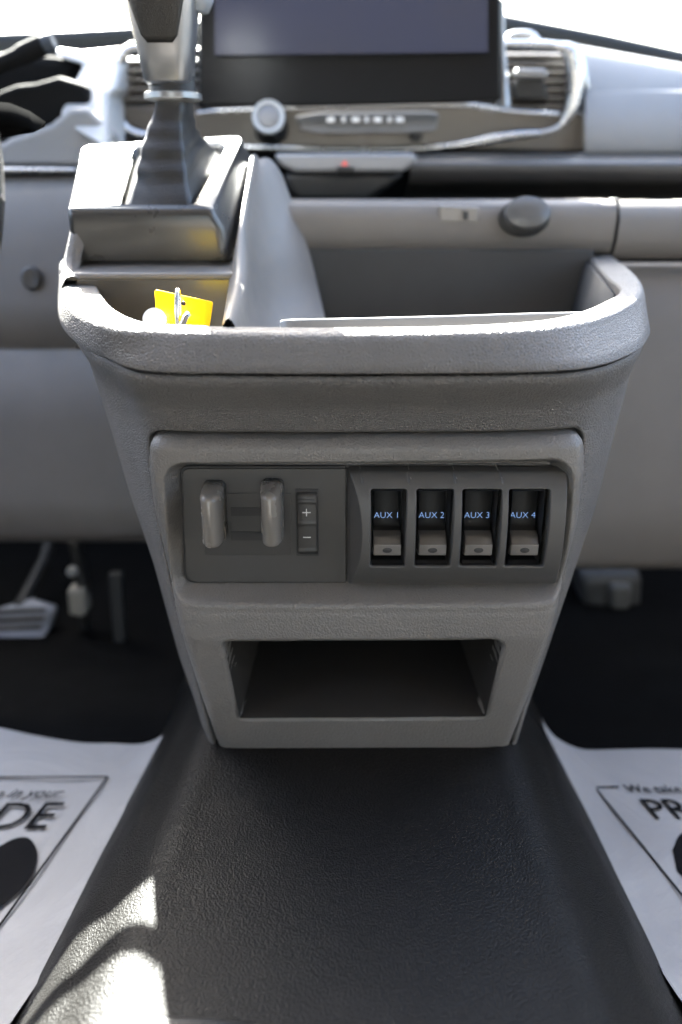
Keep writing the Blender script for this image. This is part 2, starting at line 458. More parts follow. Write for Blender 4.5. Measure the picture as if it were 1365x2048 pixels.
y_ = y_ * (1 - w) + ypan * w - lip * (GZ < Z(1160, .484))
y_ += np.where(dc < .003, .0018 * sstep(1 - dc / .003), 0) + .02 * sstep(1 - (dc + .0012) / .0012)
relief('lower_bezel', GX, y_, GZ, ((do > -.0004) & (dc > -.0014)), M_bezel, con)
# cubby box behind the mouth
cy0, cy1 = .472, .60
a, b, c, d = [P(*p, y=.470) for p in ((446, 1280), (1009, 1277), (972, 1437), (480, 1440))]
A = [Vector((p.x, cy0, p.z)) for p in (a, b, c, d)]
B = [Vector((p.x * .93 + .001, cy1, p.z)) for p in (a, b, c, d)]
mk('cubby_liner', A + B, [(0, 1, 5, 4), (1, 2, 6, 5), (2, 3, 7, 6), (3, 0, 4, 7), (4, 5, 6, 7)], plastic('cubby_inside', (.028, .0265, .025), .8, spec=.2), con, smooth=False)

# --- tray rim: swept section between an outer and an inner outline
rows = []
for (o, i, bq) in zip(OUT, INN, BOT):
    v = i - o; wid = np.linalg.norm(v); v = v / wid
    ra = min(.0062, wid * .45); rb = min(.0025, wid * .3)
    sec = [(.0045, ZS + .0006), (.0030, ZS + .0001), (.0012, ZS), (.0004, ZS + .0003), (.0, ZS + .0012), (-.0004, ZS + .006)]
    sec += [(0.0002 + ra * (1 - math.cos(t)), ZR - ra + ra * math.sin(t)) for t in np.linspace(0, math.pi / 2, 8)]
    sec += [(wid - rb + rb * math.sin(t), ZR - .0008 - rb + rb * math.cos(t)) for t in np.linspace(0, math.pi / 2, 5)]
    sec += [(wid + .0005, ZR - .02), (wid + .003, ZR - .05)]
    row = []
    for s, z in sec:
        kq = 0.0 if s > ra + .001 else max(0.0, min(1.0, (ZR - .004 - z) / (ZR - .004 - ZS)))
        if z < ZS + .002: kq = 1.0
        if s > wid * .55: kq = 0.0
        row.append((o[0] + (bq[0] - o[0]) * kq + v[0] * s, o[1] + (bq[1] - o[1]) * kq + v[1] * s, z))
    rows.append(row)
grid('tray_rim', rows, M_rim, con)

# --- tray inside: liner floor, back wall, lip
yb = .775
xR, xL = .215, X(600, 505, yb)
fl = Z(640, .60) - .05
tr = [(-.10, .474, ZR - .03), (.0, .474, ZR - .03), (.20, .50, ZR - .03)]
fp = [(XC + (q[0] - XC) * .93, q[1] + .012) for q in INN[::6] if q[1] < .76] 
fp = [(fp[0][0], .77)] + fp + [(fp[-1][0], .77)]
prism('tray_floor', [Vector((x, y, fl)) for x, y in fp], (0, 0, -.004), M_tray, con, bevel=0)
box('tray_back_wall', X(560, 505, yb), .235, yb, yb + .01, fl, Z(500, yb), M_tray, con)
rw = [Vector((P(1240, 578, z=ZR).x - .004, P(1240, 578, z=ZR).y, 0)), Vector((P(1180, 515, z=ZR).x - .002, yb, 0))]
grid('tray_side_wall', [[(p.x, p.y, ZR - .004), (p.x - .012, p.y, fl)] for p in rw], M_tray, con, solid=.002)
lp = [P(560, 648, z=ZR - .006), P(575, 640, z=ZR - .006), P(700, 637, z=ZR - .006), P(900, 632, z=ZR - .006), P(1060, 627, z=ZR - .006), P(1190, 624, z=ZR - .006)]
lpc = [Vector(p) for p in catmull([tuple(p) for p in lp], 6)]
grid('tray_liner_edge', [[p + Vector((0, -.002, -.012)), p + Vector((0, -.001, -.0012)), p, p + Vector((0, .002, 0.0)), p + Vector((0, .004, -.001)), p + Vector((0, .005, -.012))] for p in lpc], plastic('liner_edge', (.16, .16, .16), .35), con)

# --- divider ridge and the tower flank that runs up to the dashboard
yd = .80
ridge = [P(472, 655, z=ZR - .001), P(490, 570, y=.60), P(501, 450, y=.685), P(519, 319, y=.79)]
foot = [P(670, 720, y=.66), P(640, 590, y=.750), P(615, 490, y=.775), P(566, 352, y=.80)]
left = [P(444, 655, z=ZR - .001), P(456, 580, y=.60), P(478, 450, y=.665), P(500, 322, y=.77)]
low = [Vector((p.x - .004, max(p.y, .515), fl)) for p in left]
rid = [catmull([tuple(p) for p in q], 12) for q in (low, left, ridge, foot)]
rows = []
for iq, (a, b, c, d) in enumerate(zip(*rid)):
    fq = max(0.0, 1 - (iq / (len(rid[0]) - 1)) ** 1.5)
    n_ = []
    for t in np.linspace(0, 1, 4)[:-1]: n_.append(a + (b - a) * t)
    for t in np.linspace(0, 1, 5)[:-1]:
        p = b + (c - b) * t; p = p + np.array([0, 0, .0055 * math.sin(math.pi * t)]); n_.append(p)
    for t in np.linspace(0, 1, 12):
        p = c + (d - c) * t; p = p + np.array([-.014, 0, -.026]) * fq * math.sin(math.pi * t) * (1 - t)
        p = p + (np.array([-.004, .000, -.012]) * fq + np.array([.0, .0, .007]) * (1 - fq)) * math.sin(math.pi * t); n_.append(p)
    rows.append([tuple(q) for q in n_])
grid('tower_flank', rows, M_tower, con)

# --- key pocket and the ledge beneath the shifter bezel
yl = .618
pk = [P(205, 548, y=yl), P(455, 548, y=yl), P(440, 648, y=yl), P(300, 648, y=yl)]
prism('pocket_back_wall', [P(150, 546, y=yl), P(470, 546, y=yl), P(470, 700, y=yl), P(150, 700, y=yl)], (0, .008, 0), M_pocket, con, bevel=.002)
prism('pocket_ledge', [P(128, 546, y=yl - .001), P(480, 546, y=yl - .001), P(497, 522, y=.662), P(120, 522, y=.662)], (0, 0, -.006), M_tower, con, bevel=.0025, seg=3)
# tower body under the shifter bezel
tl = [P(119, 548, y=.612), P(119, 520, y=.63), P(143, 405, y=.66), P(163, 300, y=.78), P(163, 300, y=.84)]
tower_out = catmull([tuple(p) for p in tl], 6)
rows = []
for p in tower_out:
    rows.append([(p[0] + .014, p[1] + .004, p[2] - .004), (p[0] + .009, p[1], p[2] - .001), (p[0] + .004, p[1], p[2] - .003), (p[0], p[1], p[2] - .010), (p[0] + .002, p[1], p[2] - .03), (p[0] + .012, p[1], ZR - .026)])
grid('tower_left_side', rows, M_rim, con)
box('tower_base', X(160, 540, .65), X(470, 540, .65), .672, .80, ZR - .03, Z(520, .665), M_tower, con, bevel=.004)

# ------------------------------------------------------------------ switch panels in the bezel recess
pc = P(690, 1050, y=.4875)
tilt = math.atan2(.006, Z(932, .490) - Z(1165, .484))
tilt = -abs(tilt)
Rm = Matrix.Rotation(tilt, 4, 'X')
MW = Matrix.Translation(pc) @ Rm
MI = MW.inverted()
def Q(px, py, h=0.0):
    """local x,z on the panel face, h metres toward the viewer"""
    n = Rm @ Vector((0, 1, 0)); p0 = pc - n * h
    q = MI @ P(px, py, plane=(p0, n)); return q.x, q.z

# left: slider / dimmer panel
sp = thing('slider_control_panel', 'flat charcoal control panel with two grey slider fins and a plus minus thumb switch', 'control panel', pc, (tilt, 0, 0))
pl = rounded([Q(364, 937), Q(693, 937), Q(693, 1164), Q(373, 1164)], [.006, .001, .001, .008], 6)
prism('panel_gap', [(p[0] * 1.0 + (-.0011 if p[0] < 0 and p[0] < Q(400, 1050)[0] else 0), .0012, p[1] + (.0011 if p[1] > 0 else -.0011)) for p in pl], (0, .002, 0), M_gap, sp, bevel=0, local=True)
prism('face_plate', [(x, 0, z) for x, z in pl], (0, .004, 0), M_panel, sp, bevel=.0005, local=True)
# shallow well behind the fins, built as a thin raised frame line and slots
wl = [Q(406, 986), Q(583, 986), Q(583, 1110), Q(410, 1110)]
prism('slider_well', [(x, -.0004, z) for x, z in wl], (0, .002, 0), plastic('well_dark', (.024, .023, .0225), .45), sp, bevel=.0002, local=True)
for (r0, r1) in ((1014, 1031), (1063, 1080)):
    w_ = [Q(462, r0), Q(534, r0), Q(534, r1), Q(463, r1)]
    prism('slot', [(x, -.0008, z) for x, z in w_], (0, .001, 0), M_gap, sp, bevel=0, local=True)
def fin(xa, xb, ra, rb):
    """rounded pill knob that stands 27 mm out of the panel"""
    h = .029
    fx0, fz1 = Q(xa, ra, h); fx1, fz0 = Q(xb, rb, h)
    cx, cz = (fx0 + fx1) / 2, (fz0 + fz1) / 2; hw, hh = (fx1 - fx0) / 2, (fz1 - fz0) / 2
    rows = []
    prof = [(0.0, 1.45, 1.06, .5), (.35, 1.40, 1.06, .5), (.6, 1.32, 1.04, .55), (.76, 1.20, 1.0, .6), (.86, 1.06, .965, .7), (.93, .86, .92, .8), (.98, .58, .87, .9), (1.0, .26, .81, .98)]
    for t, sx_, sz_, cr in prof:
        w_, l_ = hw * sx_, hh * sz_; r_ = w_ * cr; row = []
        for q, (sx2, sz2) in enumerate(((1, 1), (-1, 1), (-1, -1), (1, -1))):
            for k in range(9):
                an = math.pi / 2 * (q + k / 8)
                row.append((cx + sx2 * (w_ - r_) + r_ * math.cos(an), -t * h, cz + sz2 * (l_ - r_) + r_ * math.sin(an)))
        rows.append(row)
    f = grid('slider_fin', rows, M_knobgrey, sp, closed=True, cap=True, local=True)
    return f
fin(399, 438, 993, 1103)
fin(522, 558, 989, 1101)
# thumb switch + / -
tx0, tz1 = Q(593, 984, .002); tx1, tz0 = Q(636, 1111, .002)
prism('thumb_switch_well', [(tx0 - .0008, -.0006, tz1 + .0015), (tx1 + .0008, -.0006, tz1 + .0015), (tx1 + .0008, -.0006, tz0 - .001), (tx0 - .0008, -.0006, tz0 - .001)], (0, .001, 0), M_gap, sp, bevel=0, local=True)
ts = []
zl = np.linspace(tz1, tz0, 40)
for z in zl:
    u = (z - tz0) / (tz1 - tz0)
    y = -.0035 - .0012 * math.sin(math.pi * u)
    if u > .955: y += .0035 * (u - .955) / .045
    if u < .04: y += .0035 * (.04 - u) / .04
    for (rr, hh_) in ((1003, .0013), (1046, .0009), (1101, .0013)):
        zc = Q(600, rr, .0035)[1]
        y -= hh_ * math.exp(-((z - zc) / .0008) ** 2)
    ts.append([(tx0, 0, z), (tx0 + .0002, y + .0008, z), (tx0 + .0012, y, z), (tx1 - .0012, y, z), (tx1 - .0002, y + .0008, z), (tx1, 0, z)])
th = grid('thumb_switch', ts, M_panel, sp, local=True, cap=False)
def on_panel(cx, cz, h):
    return Matrix.Translation((cx, -h, cz)) @ Matrix.Rotation(math.radians(90), 4, 'X')
x_, z_ = Q(613.5, 1025, .0048)
box('plus_mark', x_ - .0028, x_ + .0028, -.0052, -.0046, z_ - .00028, z_ + .00028, M_white, th, bevel=0, local=True)
box('plus_mark', x_ - .00028, x_ + .00028, -.0053, -.0046, z_ - .0026, z_ + .0026, M_white, th, bevel=0, local=True)
x_, z_ = Q(614.5, 1074.5, .0048)
box('minus_mark', x_ - .0026, x_ + .0026, -.0052, -.0046, z_ - .00028, z_ + .00028, M_white, th, bevel=0, local=True)

# right: auxiliary switch panel
ap = thing('auxiliary_switch_panel', 'bulged black panel holding four rocker switches printed AUX 1 to AUX 4', 'switch panel', pc, (tilt, 0, 0))
HB = .014
ax0, az1 = Q(695, 934); ax1, az0 = Q(1113, 1165)
azc, azh = (az0 + az1) / 2, (az1 - az0) / 2
hx = [(744, 808), (835.5, 899.5), (928, 993), (1021.5, 1086)]
holes = []
for xa, xb in hx:
    (x0, zt), (x1, zb) = Q(xa, 983, HB), Q(xb, 1131, HB)
    holes.append(rounded([(x0, zt), (x1, zt), (x1 - .0002, zb), (x0 + .0002, zb)], .0013, 4))
gx = np.arange(ax0, ax1 + .0006, .00055); gz = np.arange(az1, az0 - .0006, -.00055)
AX, AZ = np.meshgrid(gx, gz)
v = (AZ - azc) / azh
hump = HB * np.clip(1 - np.abs(v) ** 2.6, 0, 1) ** .8
side = np.minimum((AX - ax0), (ax1 - AX))
sw = .007 * np.ones_like(AX)
swd = .0012 + .0088 * np.clip(1 - v ** 2, 0, 1)
edge = np.minimum(np.clip((AX - ax0) / swd, 0, 1), np.clip((ax1 - AX) / .003, 0, 1)); edge = edge
h = hump * edge
crn = sdf(rounded([(ax0, az1), (ax1, az1), (ax1, az0), (ax0, az0)], [.002, .006, .006, .002], 6), AX, AZ)
h = h + .003
h -= .004 * sstep(1 - crn / .0018)
dh = np.full(AX.shape, 1.0)
for hp in holes: dh = np.minimum(dh, -sdf(hp, AX, AZ))
h -= .0012 * sstep(1 - dh / .0014)
h -= .008 * sstep(1 - (dh + .0004) / .0008)
# engraved marker fields above each switch
for k, (xa, xb) in enumerate(hx):
    (x0, zt), (x1, _) = Q(xa - 22, 940, .006), Q(xb - 2, 940, .006)
    zb = Q(700, 966, .009)[1]
    ln = np.minimum(np.abs(AZ - zt) + 1e3 * ((AX < x0) | (AX > x1)), 1)
    lv = np.abs(AX - (x0 + (zt - AZ) * .15)) + 1e3 * ((AZ > zt) | (AZ < zb))
    h -= .00045 * np.exp(-(ln / .0005) ** 2) + .0 * lv
    h += .0009 * np.exp(-(np.minimum(lv, 1) / .0006) ** 2)
relief('cover_plate', AX, -h, AZ, (crn > -.0003) & (dh > -.0006), M_aux, ap, local=True)
for k, ((xa_, ra_), (xb_, rb_)) in enumerate((((720, 941), (726, 965)), ((819, 940), (824, 964)), ((909, 939), (917, 964)), ((997, 938), (1008, 963)))):
    (x0, z0_), (x1, z1_) = Q(xa_, ra_, .010), Q(xb_, rb_, .0145)
    h0 = float(np.interp(z0_, AZ[::-1, 200], h[::-1, 200])); h1 = float(np.interp(z1_, AZ[::-1, 200], h[::-1, 200]))
    tube('marker_edge', [(x0, -h0 - .0001, z0_), ((x0 + x1) / 2, -(h0 + h1) / 2 - .0007, (z0_ + z1_) / 2), (x1, -h1 - .0002, z1_)], .00035, plastic('marker_pale', (.16, .155, .15), .4), ap, nseg=6, local=True)
    x2 = Q((812, 902, 991, 1092)[k], ra_, .010)[0]
    tube('marker_line', [(x0 + .0006, -h0 - .0001, z0_ + .0004), (x2, -h0 - .0001, z0_ + .0004)], .00025, M_gap, ap, nseg=6, local=True)
# rocker in its own coordinates: origin at hole centre on the panel face
hwid = (Q(hx[0][1], 1050, HB)[0] - Q(hx[0][0], 1050, HB)[0]) / 2
zt, zb = Q(700, 983, HB)[1], Q(700, 1131, HB)[1]; hzc = (zt + zb) / 2; hh2 = (zt - zb) / 2
def hz(row, h): return Q(700, row, h)[1] - hzc
yh = -(HB + .003)
prof = [(hh2 + .002, .004), (hz(1005, 0), .0), (hz(1045, .001), -.0015), (hz(1060, .005), -.0055), (hz(1072, .010), -.0105), (hz(1087, .0135), -.0140), (hz(1089, .0142), -.0147)]
lipp = [(hz(1088.5, .0144), -.0150), (hz(1091, .0147), -.0153), (hz(1108, .0143), -.0147), (hz(1110, .013), -.0130), (hz(1111, .008), -.004)]
def pxy(pr, hw_):
    pr = catmull([(0, b, a) for a, b in pr], 5)
    rows = []
    for p in pr:
        rows.append([(-hw_, p[1] + .010, p[2]), (-hw_, p[1] + .0006, p[2]), (-hw_ + .0006, p[1], p[2]), (hw_ - .0006, p[1], p[2]), (hw_, p[1] + .0006, p[2]), (hw_, p[1] + .010, p[2])])
    return rows
sws = []
for k, (xa, xb) in enumerate(hx):
    cx = (Q(xa, 1050, HB)[0] + Q(xb, 1050, HB)[0]) / 2
    if k == 0:
        hw_ = hwid - .0014
        pr = link(bpy.data.objects.new('rocker_switch', None)); pr.parent = ap; pr.location = (cx, 0, hzc)
        well = [(-hwid - .002, -.001, hh2 + .002), (hwid + .002, -.001, hh2 + .002), (hwid + .002, -.001, -hh2 - .002), (-hwid - .002, -.001, -hh2 - .002)]
        back = [(x, .006, z) for x, y, z in well]
        f0 = [(x, yh + .004, z) for x, y, z in [(-hwid, 0, hh2), (hwid, 0, hh2), (hwid, 0, -hh2), (-hwid, 0, -hh2)]]
        b0 = [(x, .005, z) for x, y, z in f0]
        mk('switch_well', f0 + b0, [(0, 1, 5, 4), (1, 2, 6, 5), (2, 3, 7, 6), (3, 0, 4, 7), (4, 5, 6, 7)], M_gap, pr, smooth=False, local=True)
        grid('rocker', pxy(prof[:4], hw_), M_switch, pr, local=True)
        grid('rocker_slope_lit', pxy(prof[3:], hw_), M_slope_lit, pr, local=True)
        grid('rocker_lip_lit', pxy(lipp, hw_), M_lip_lit, pr, local=True, sharp=50)
        zc = (hz(1091, .0147) + hz(1109, .0145)) / 2
        lathe('indicator_lamp', [(.0012, -.0004), (.0019, 0), (.0018, .0003), (.0008, .0006)], (0, -.0151, zc), (0, -1, 0), M_gap, pr, n=20, sx=1.7, local=True)
        proto = pr
    else:
        pr = proto.copy(); link(pr); pr.location = (cx, 0, hzc)
        for ch in proto.children:
            if ch.name.startswith('label_print'): continue
            c = ch.copy(); link(c); c.parent = pr; c.location = ch.location
    sws.append(pr)
for k, pr in enumerate(sws):
    zc = hz(1030, .0005)
    write('label_print', 'AUX %d' % (k + 1), .0061, Matrix.Translation((0, -.0012, zc)) @ Matrix.Rotation(math.radians(86), 4, 'X'), M_bluep_glow, pr, thick=.00006, offset=-.0001)

# ------------------------------------------------------------------ shifter
sh = thing('gear_shifter', 'silver and black gear selector with leather boot in a dark bezel on the console', 'gear shifter', (-.1, .65, -.05))
yF = .640
p0 = P(682, 415, y=yF); pb = P(682, 281, y=.785)
nrm = Vector((0, -(pb.z - p0.z), pb.y - p0.y)).normalized()
PL = (p0, nrm)
def PT(a, b, h=0): return P(a, b, plane=(p0 - nrm * h, nrm))
o1 = rounded([tuple(PT(*q)[:2]) for q in ((133, 416), (428, 416), (492, 272), (163, 292))], [.006, .006, .010, .012], 5)
zpl = lambda x, y, h=0: p0.z - h + (y - p0.y) * (-nrm.y / nrm.z)
inn = rounded([tuple(PT(*q)[:2]) for q in ((236, 408), (386, 410), (455, 287), (268, 293))], [.006, .006, .008, .008], 5)
def ring(poly, h, ox=0, oy=0, s=1.0):
    cx = sum(p[0] for p in poly) / len(poly); cy = sum(p[1] for p in poly) / len(poly)
    return [(cx + (x - cx) * s + ox, cy + (y - cy) * s + oy, zpl(x, y, h)) for x, y in poly]
def lower(poly, zf):
    return [(x, y, zf(x, y)) for x, y in poly]
o_top = ring(o1, .0015, s=.985); o_a = ring(o1, 0, s=.96)
o_edge = ring(o1, .006)
# outward chamfer on the right flank
def flare(poly, h, dx):
    out = []
    for x, y, in poly:
        k = sstep(np.array((x + .125) / .05)).item()
        out.append((x + dx * k, y, zpl(x, y, h)))
    return out
o_ch = flare(o1, .016, .010); 
def drop(poly, dx, zb):
    out = []
    for x, y in poly:
        k = sstep(np.array((x + .125) / .05)).item()
        out.append((x + dx * k, y + .004, max(zb, zpl(x, y, .05)) if y > .64 else zb))
    return out
o_bot = drop(o1, .012, Z(521, yF + .004))
i_top = ring(inn, 0, s=1.03); i_e = ring(inn, .003); i_b = ring(inn, .02)
rows = [i_b, i_e, i_top, o_a, o_top, o_edge, o_ch, o_bot]
rr = []
for a in rows: rr.append(a)
grid('shifter_bezel', rr, M_shift, sh, closed=True, sharp=38)
# boot
neck = P(348, 205, y=.705)
hole = [Vector(p) for p in ring(inn, .010, s=.99)]
nb = len(hole); random.seed(3)
rows = []
hc = sum(hole, Vector()) / nb
NS = 26
for i in range(NS):
    t = i / (NS - 1)
    k = (1 - t) ** 1.75
    c = hc.lerp(neck, t ** .85)
    rn = .0235 - .001 * t
    row = []
    for j, hpt in enumerate(hole):
        dirv = (hpt - hc); an = math.atan2(dirv.y, dirv.x)
        nk = Vector((math.cos(an) * rn, math.sin(an) * rn, 0))
        fold = 1 + .26 * math.sin(an * 4 + 1.2 + t * 1.5) * math.sin(math.pi * min(1, t * 1.15)) ** .8 + .10 * math.sin(an * 7 + t * 5) * math.sin(math.pi * t) + .035 * math.sin(t * 34 + an * 2) * math.sin(math.pi * t)
        row.append(c + (dirv * k + nk * (1 - k)) * fold)
    rows.append(row)
grid('leather_boot', rows, M_leather, sh, closed=True)
lathe('boot_collar', [(.019, -.003), (.0222, -.002), (.0222, .002), (.019, .003)], neck + Vector((0, 0, .004)), (0, .05, 1), M_satin, sh, n=28, sx=1.0)
lathe('shifter_neck', [(.0185, 0), (.0175, .012)], neck + Vector((0, 0, .006)), (0, .05, 1), M_black, sh, n=28)
# knob: rounded-square section growing upward
kb = P(343, 170, y=.705)
ktop = .14
def knob_row(t, wx, wy, cx, yo=0, e=.55):
    row = []
    for k in range(40):
        an = 2 * math.pi * k / 40; ca, sa = math.cos(an), math.sin(an)
        row.append((cx + math.copysign(abs(ca) ** e, ca) * wx, kb.y + yo + math.copysign(abs(sa) ** e, sa) * wy, kb.z + t))
    return row
cx = kb.x
kn = [(0, .016, .017), (.003, .0185, .019), (.02, .0205, .021), (.045, .0245, .025), (.075, .0275, .029), (.105, .0275, .031), (.125, .024, .028), (.138, .015, .018), (.142, .004, .005)]
grid('knob', [knob_row(t, a, b, cx - .001 + t * -.01) for t, a, b in kn], M_satin, sh, closed=True, cap=True)
# black inset on the viewer's face of the knob
zi = Z(86, kb.y - .02) - kb.z
KT = np.array([k[0] for k in kn])
rows = []
for q in np.linspace(0, 1, 22):
    t = zi + (.128 - zi) * q
    wx, wy = np.interp(t, KT, [k[1] for k in kn]), np.interp(t, KT, [k[2] for k in kn])
    fr_ = np.interp(q, [0, .03, .3, .8, 1], [.42, .58, .80, .86, .5])
    rows.append([(cx - .001 - t * .01 + wx * s_ * fr_, kb.y - wy * (1 - abs(s_ * fr_) ** (2 / .55)) ** (.55 / 2) - .0014, kb.z + t) for s_ in np.linspace(-1, 1, 16)])
grid('knob_inset', rows, M_leather, sh, solid=-.0012)
rows = [knob_row(t, a * .95, b, cx + .020 + t * .02, .01) for t, a, b in ((.05, .010, .014), (.058, .014, .019), (.08, .0175, .022), (.11, .017, .022), (.135, .009, .014))]  # rounded right side of the knob, bluish tone put into the colour
grid('knob_right_side', rows, plastic('blue_grey_satin', (.30, .33, .37), .35, metal=.3), sh, closed=True, cap=True)

# ------------------------------------------------------------------ key with yellow tag in the pocket
ky = thing('key_tag', 'bright yellow plastic key tag leaning in the small console pocket', 'key tag', (-.115, .54, -.11))
yt = .527
tg = rounded([(X(305, 582, yt), Z(582, yt)), (X(372, 596, yt), Z(596, yt)), (X(425, 606, yt), Z(606, yt)), (X(418, 640, yt), Z(660, yt)), (X(316, 650, yt), Z(660, yt))], .0018, 5)
prism('tag_plate', [(x, yt - (z - Z(640, yt)) * -.35, z) for x, z in tg], (0, .0012, 0), M_tag, ky, bevel=.0003)
rc_ = P(355, 618, y=yt - .004)
for k, dx in enumerate((0, .0012)):
    rp = [rc_ + Vector((dx + .0008 * math.sin(a), -.006 * math.cos(a), .0125 * math.sin(a))) for a in np.linspace(0, 2 * math.pi, 29)]
    tube('split_ring', rp, .0006, M_chrome, ky, nseg=6, up=(1, 0, 0))
hp = P(368, 607, y=yt - .006)
lathe('tag_hole', [(.0016, 0), (.0016, .0004)], hp, (0, -1, -.3), M_black, ky, n=16)
kk = thing('car_key', 'white and silver key bow lying under the yellow tag in the pocket', 'key', (-.13, .53, -.12))
kc = P(310, 640, y=.515)
lathe('key_bow', [(.004, -.0025), (.0075, -.0015), (.0075, .0015), (.004, .0025)], kc, (.1, -.9, .4), plastic('key_white', (.7, .7, .7), .3), kk, n=24)
tube('key_blade', [P(366, 650, y=.516), P(372, 634, y=.518), P(378, 627, y=.520)], .0022, M_chrome, kk, nseg=6)

# ------------------------------------------------------------------ dashboard
da = thing('dashboard', 'grey dashboard behind the console with chrome trim, air vents and dark shelf', 'dashboard', (0, 1.0, -.1))
def run(name, prof, xa, xb, mat, n=2, parent=da, sharp=50, dz=None):
    """profile of (row, y) points run across the car from xa to xb (metres)"""
    pts = catmull([(0, y, Z(r, y)) for r, y in prof], 5)
    rows = []
    for x in np.linspace(xa, xb, n):
        o = dz(x) if dz else 0
        rows.append([(x, p[1], p[2] + o) for p in pts])
    return grid(name, rows, mat, parent)
# black pad below the windscreen
slab('top_pad', [(-60, 66), (0, 62), (150, 56), (290, 48), (450, 30), (700, 15), (1005, 25), (1200, 62), (1365, 98), (1600, 150), (1600, 330), (-60, 260)], 1.18, .06, M_black, da, bevel=.01)
# centre carrier behind screen and vents
slab('centre_fascia', [(225, 95), (1165, 92), (1172, 310), (400, 312), (220, 300)], 1.035, .12, M_black, da, bevel=.004)
# taupe strip
slab('taupe_strip', [(225, 214), (400, 222), (640, 211), (900, 208), (1010, 219), (1172, 225), (1172, 308), (980, 303), (500, 300), (215, 300)], 1.0, .04, M_taupe, da, bevel=.004)
# right glovebox side: upper pad + panel
xr0 = X(1168, 200, 1.0)
grid('passenger_pad', [[(xr0 + t * (.93 - xr0), y, Z(r, y) - t * .10) for r, y in ((90, 1.060), (95, 1.046), (104, 1.036), (140, 1.016), (172, 1.002), (184, .998))] for t in np.linspace(0, 1, 6)], M_dashgrey, da)
grid('passenger_panel', [[(xr0 + t * (.93 - xr0), y, Z(r, y)) for r, y in ((180, 1.01), (184, .996), (240, .985), (300, .97), (310, .975), (318, 1.0))] for t in np.linspace(0, 1, 4)], M_dashgrey, da)
slab('pad_end_trim', [(1150, 90), (1158, 88), (1172, 120), (1181, 178), (1172, 180)], .99, .03, M_chrome, da, bevel=.002)
# shelf roll running across beneath the strip (right of the console tower)
xs0 = X(560, 340, .93)
run('shelf_roll', [(306, .985), (312, .955), (318, .935), (324, .925), (334, .922), (352, .925), (368, .935), (385, .97), (402, .99)], X(820, 330, .93), .93, plastic('roll_grey', (.035, .034, .034), .4), n=4)
slab('shelf_recess', [(540, 300), (1600, 300), (1600, 412), (600, 412), (560, 360)], .99, .05, M_dark, da, bevel=.001)
# hazard pod
slab('hazard_pod', [(548, 308), (830, 306), (836, 322), (806, 345), (590, 345), (560, 330)], .90, .06, plastic('pod_grey', (.16, .16, .165), .4), da, bevel=.004)
slab('pod_shadow_box', [(568, 346), (812, 346), (775, 378), (735, 404), (596, 404), (580, 384)], .905, .05, M_black, da, bevel=.006)
slab('hazard_button', [(672, 334), (710, 334), (706, 346), (676, 346)], .896, .01, M_black, da, bevel=.001)
tri = slab('hazard_triangle', [(683, 331), (697, 331), (690, 321)], .8975, .004, plastic('hazard_red', (.75, .06, .05), .4), da, bevel=0)
# lower grey panel above the tray
yq = .78
def lowpanel(nm, xa, xb, mat):
    return grid(nm, [[(x, y, Z(r, y)) for r, y in ((398, .83), (400, .80), (404, .785), (414, .779), (440, .776), (475, .777), (498, .780), (505, .784), (507, .80))] for x in (xa, xa + .001, xb - .001, xb)], mat, da)
lowpanel('lower_panel', X(566, 450, yq), X(1229, 450, yq), M_knee)
grid('glovebox_lid', [[(x, y, Z(r, y)) for r, y in ((400, .83), (402, .80), (408, .786), (440, .777), (480, .778), (508, .781), (515, .786), (518, .80))] for x in (X(1237, 450, yq), .93)], M_knee, da)
box('panel_gap', X(1225, 450, yq), X(1241, 450, yq), .79, .80, Z(530, .79), Z(398, .79), M_gap, da)
# knee panels both sides
grid('knee_panel', [[(x, y, Z(r, y)) for r, y in ((525, .815), (529, .80), (535, .795), (650, .782), (850, .758), (1000, .74), (1120, .728), (1134, .735), (1138, .76))] for x in (.15, .5, .93)], M_knee, da)
grid('driver_knee_panel', [[(x, y, Z(r, y)) for r, y in ((340, .90), (390, .86), (500, .835), (600, .815), (690, .80), (696, .805), (702, .797), (850, .77), (1000, .745), (1066, .735), (1080, .742), (1084, .77))] for x in (-.93, -.5, -.12)], M_knee_shade, da)
lathe('lock_cylinder', [(.012, 0), (.012, .004), (.009, .006), (.004, .005)], P(66, 556, y=.822), (0, -1, .1), plastic('lock_dark', (.03, .028, .027), .5), da, n=24, sx=.85)
slab('driver_trim_line', [(-200, 334), (150, 336), (150, 346), (-200, 344)], .88, .02, M_chrome, da, bevel=.002)
slab('driver_dark_band', [(-200, 344), (155, 346), (155, 378), (-200, 378)], .89, .02, M_black, da, bevel=.003)
# driver's binnacle side: sunlight put into the top's pale colour; grey face
slab('binnacle_face', [(5, 285), (18, 276), (100, 248), (140, 215), (175, 215), (232, 270), (232, 334), (-60, 334), (-60, 300)], .905, .02, M_dashgrey, da, bevel=.006, seg=4)
slab('binnacle_side', [(110, 95), (160, 102), (232, 95), (250, 105), (232, 180), (215, 190), (215, 300), (150, 260), (118, 228), (140, 180), (166, 128), (112, 112)], .955, .08, plastic('binnacle_sunlit', (.30, .30, .30), .5), da, bevel=.005, lean=1.2)
slab('cluster_hood', [(-200, 90), (112, 112), (166, 128), (120, 215), (60, 260), (-200, 300)], 1.0, .03, M_soft, da, bevel=.01)
HOOD_BLOCK = [(-.9, .93, -.12), (-.9, .93, .07), (-.50, .93, .085), (-.432, .93, .06), (-.425, .93, .0), (-.412, .93, -.002), (-.397, .93, .006), (-.374, .93, .031), (-.353, .93, .0445), (-.334, .93, .0505), (-.315, .93, .052), (-.29, .93, .058), (-.262, .93, .05), (-.25, .93, -.02), (-.25, .93, -.12)]  # outline shaped to block sun and bound the lit patch on the tunnel
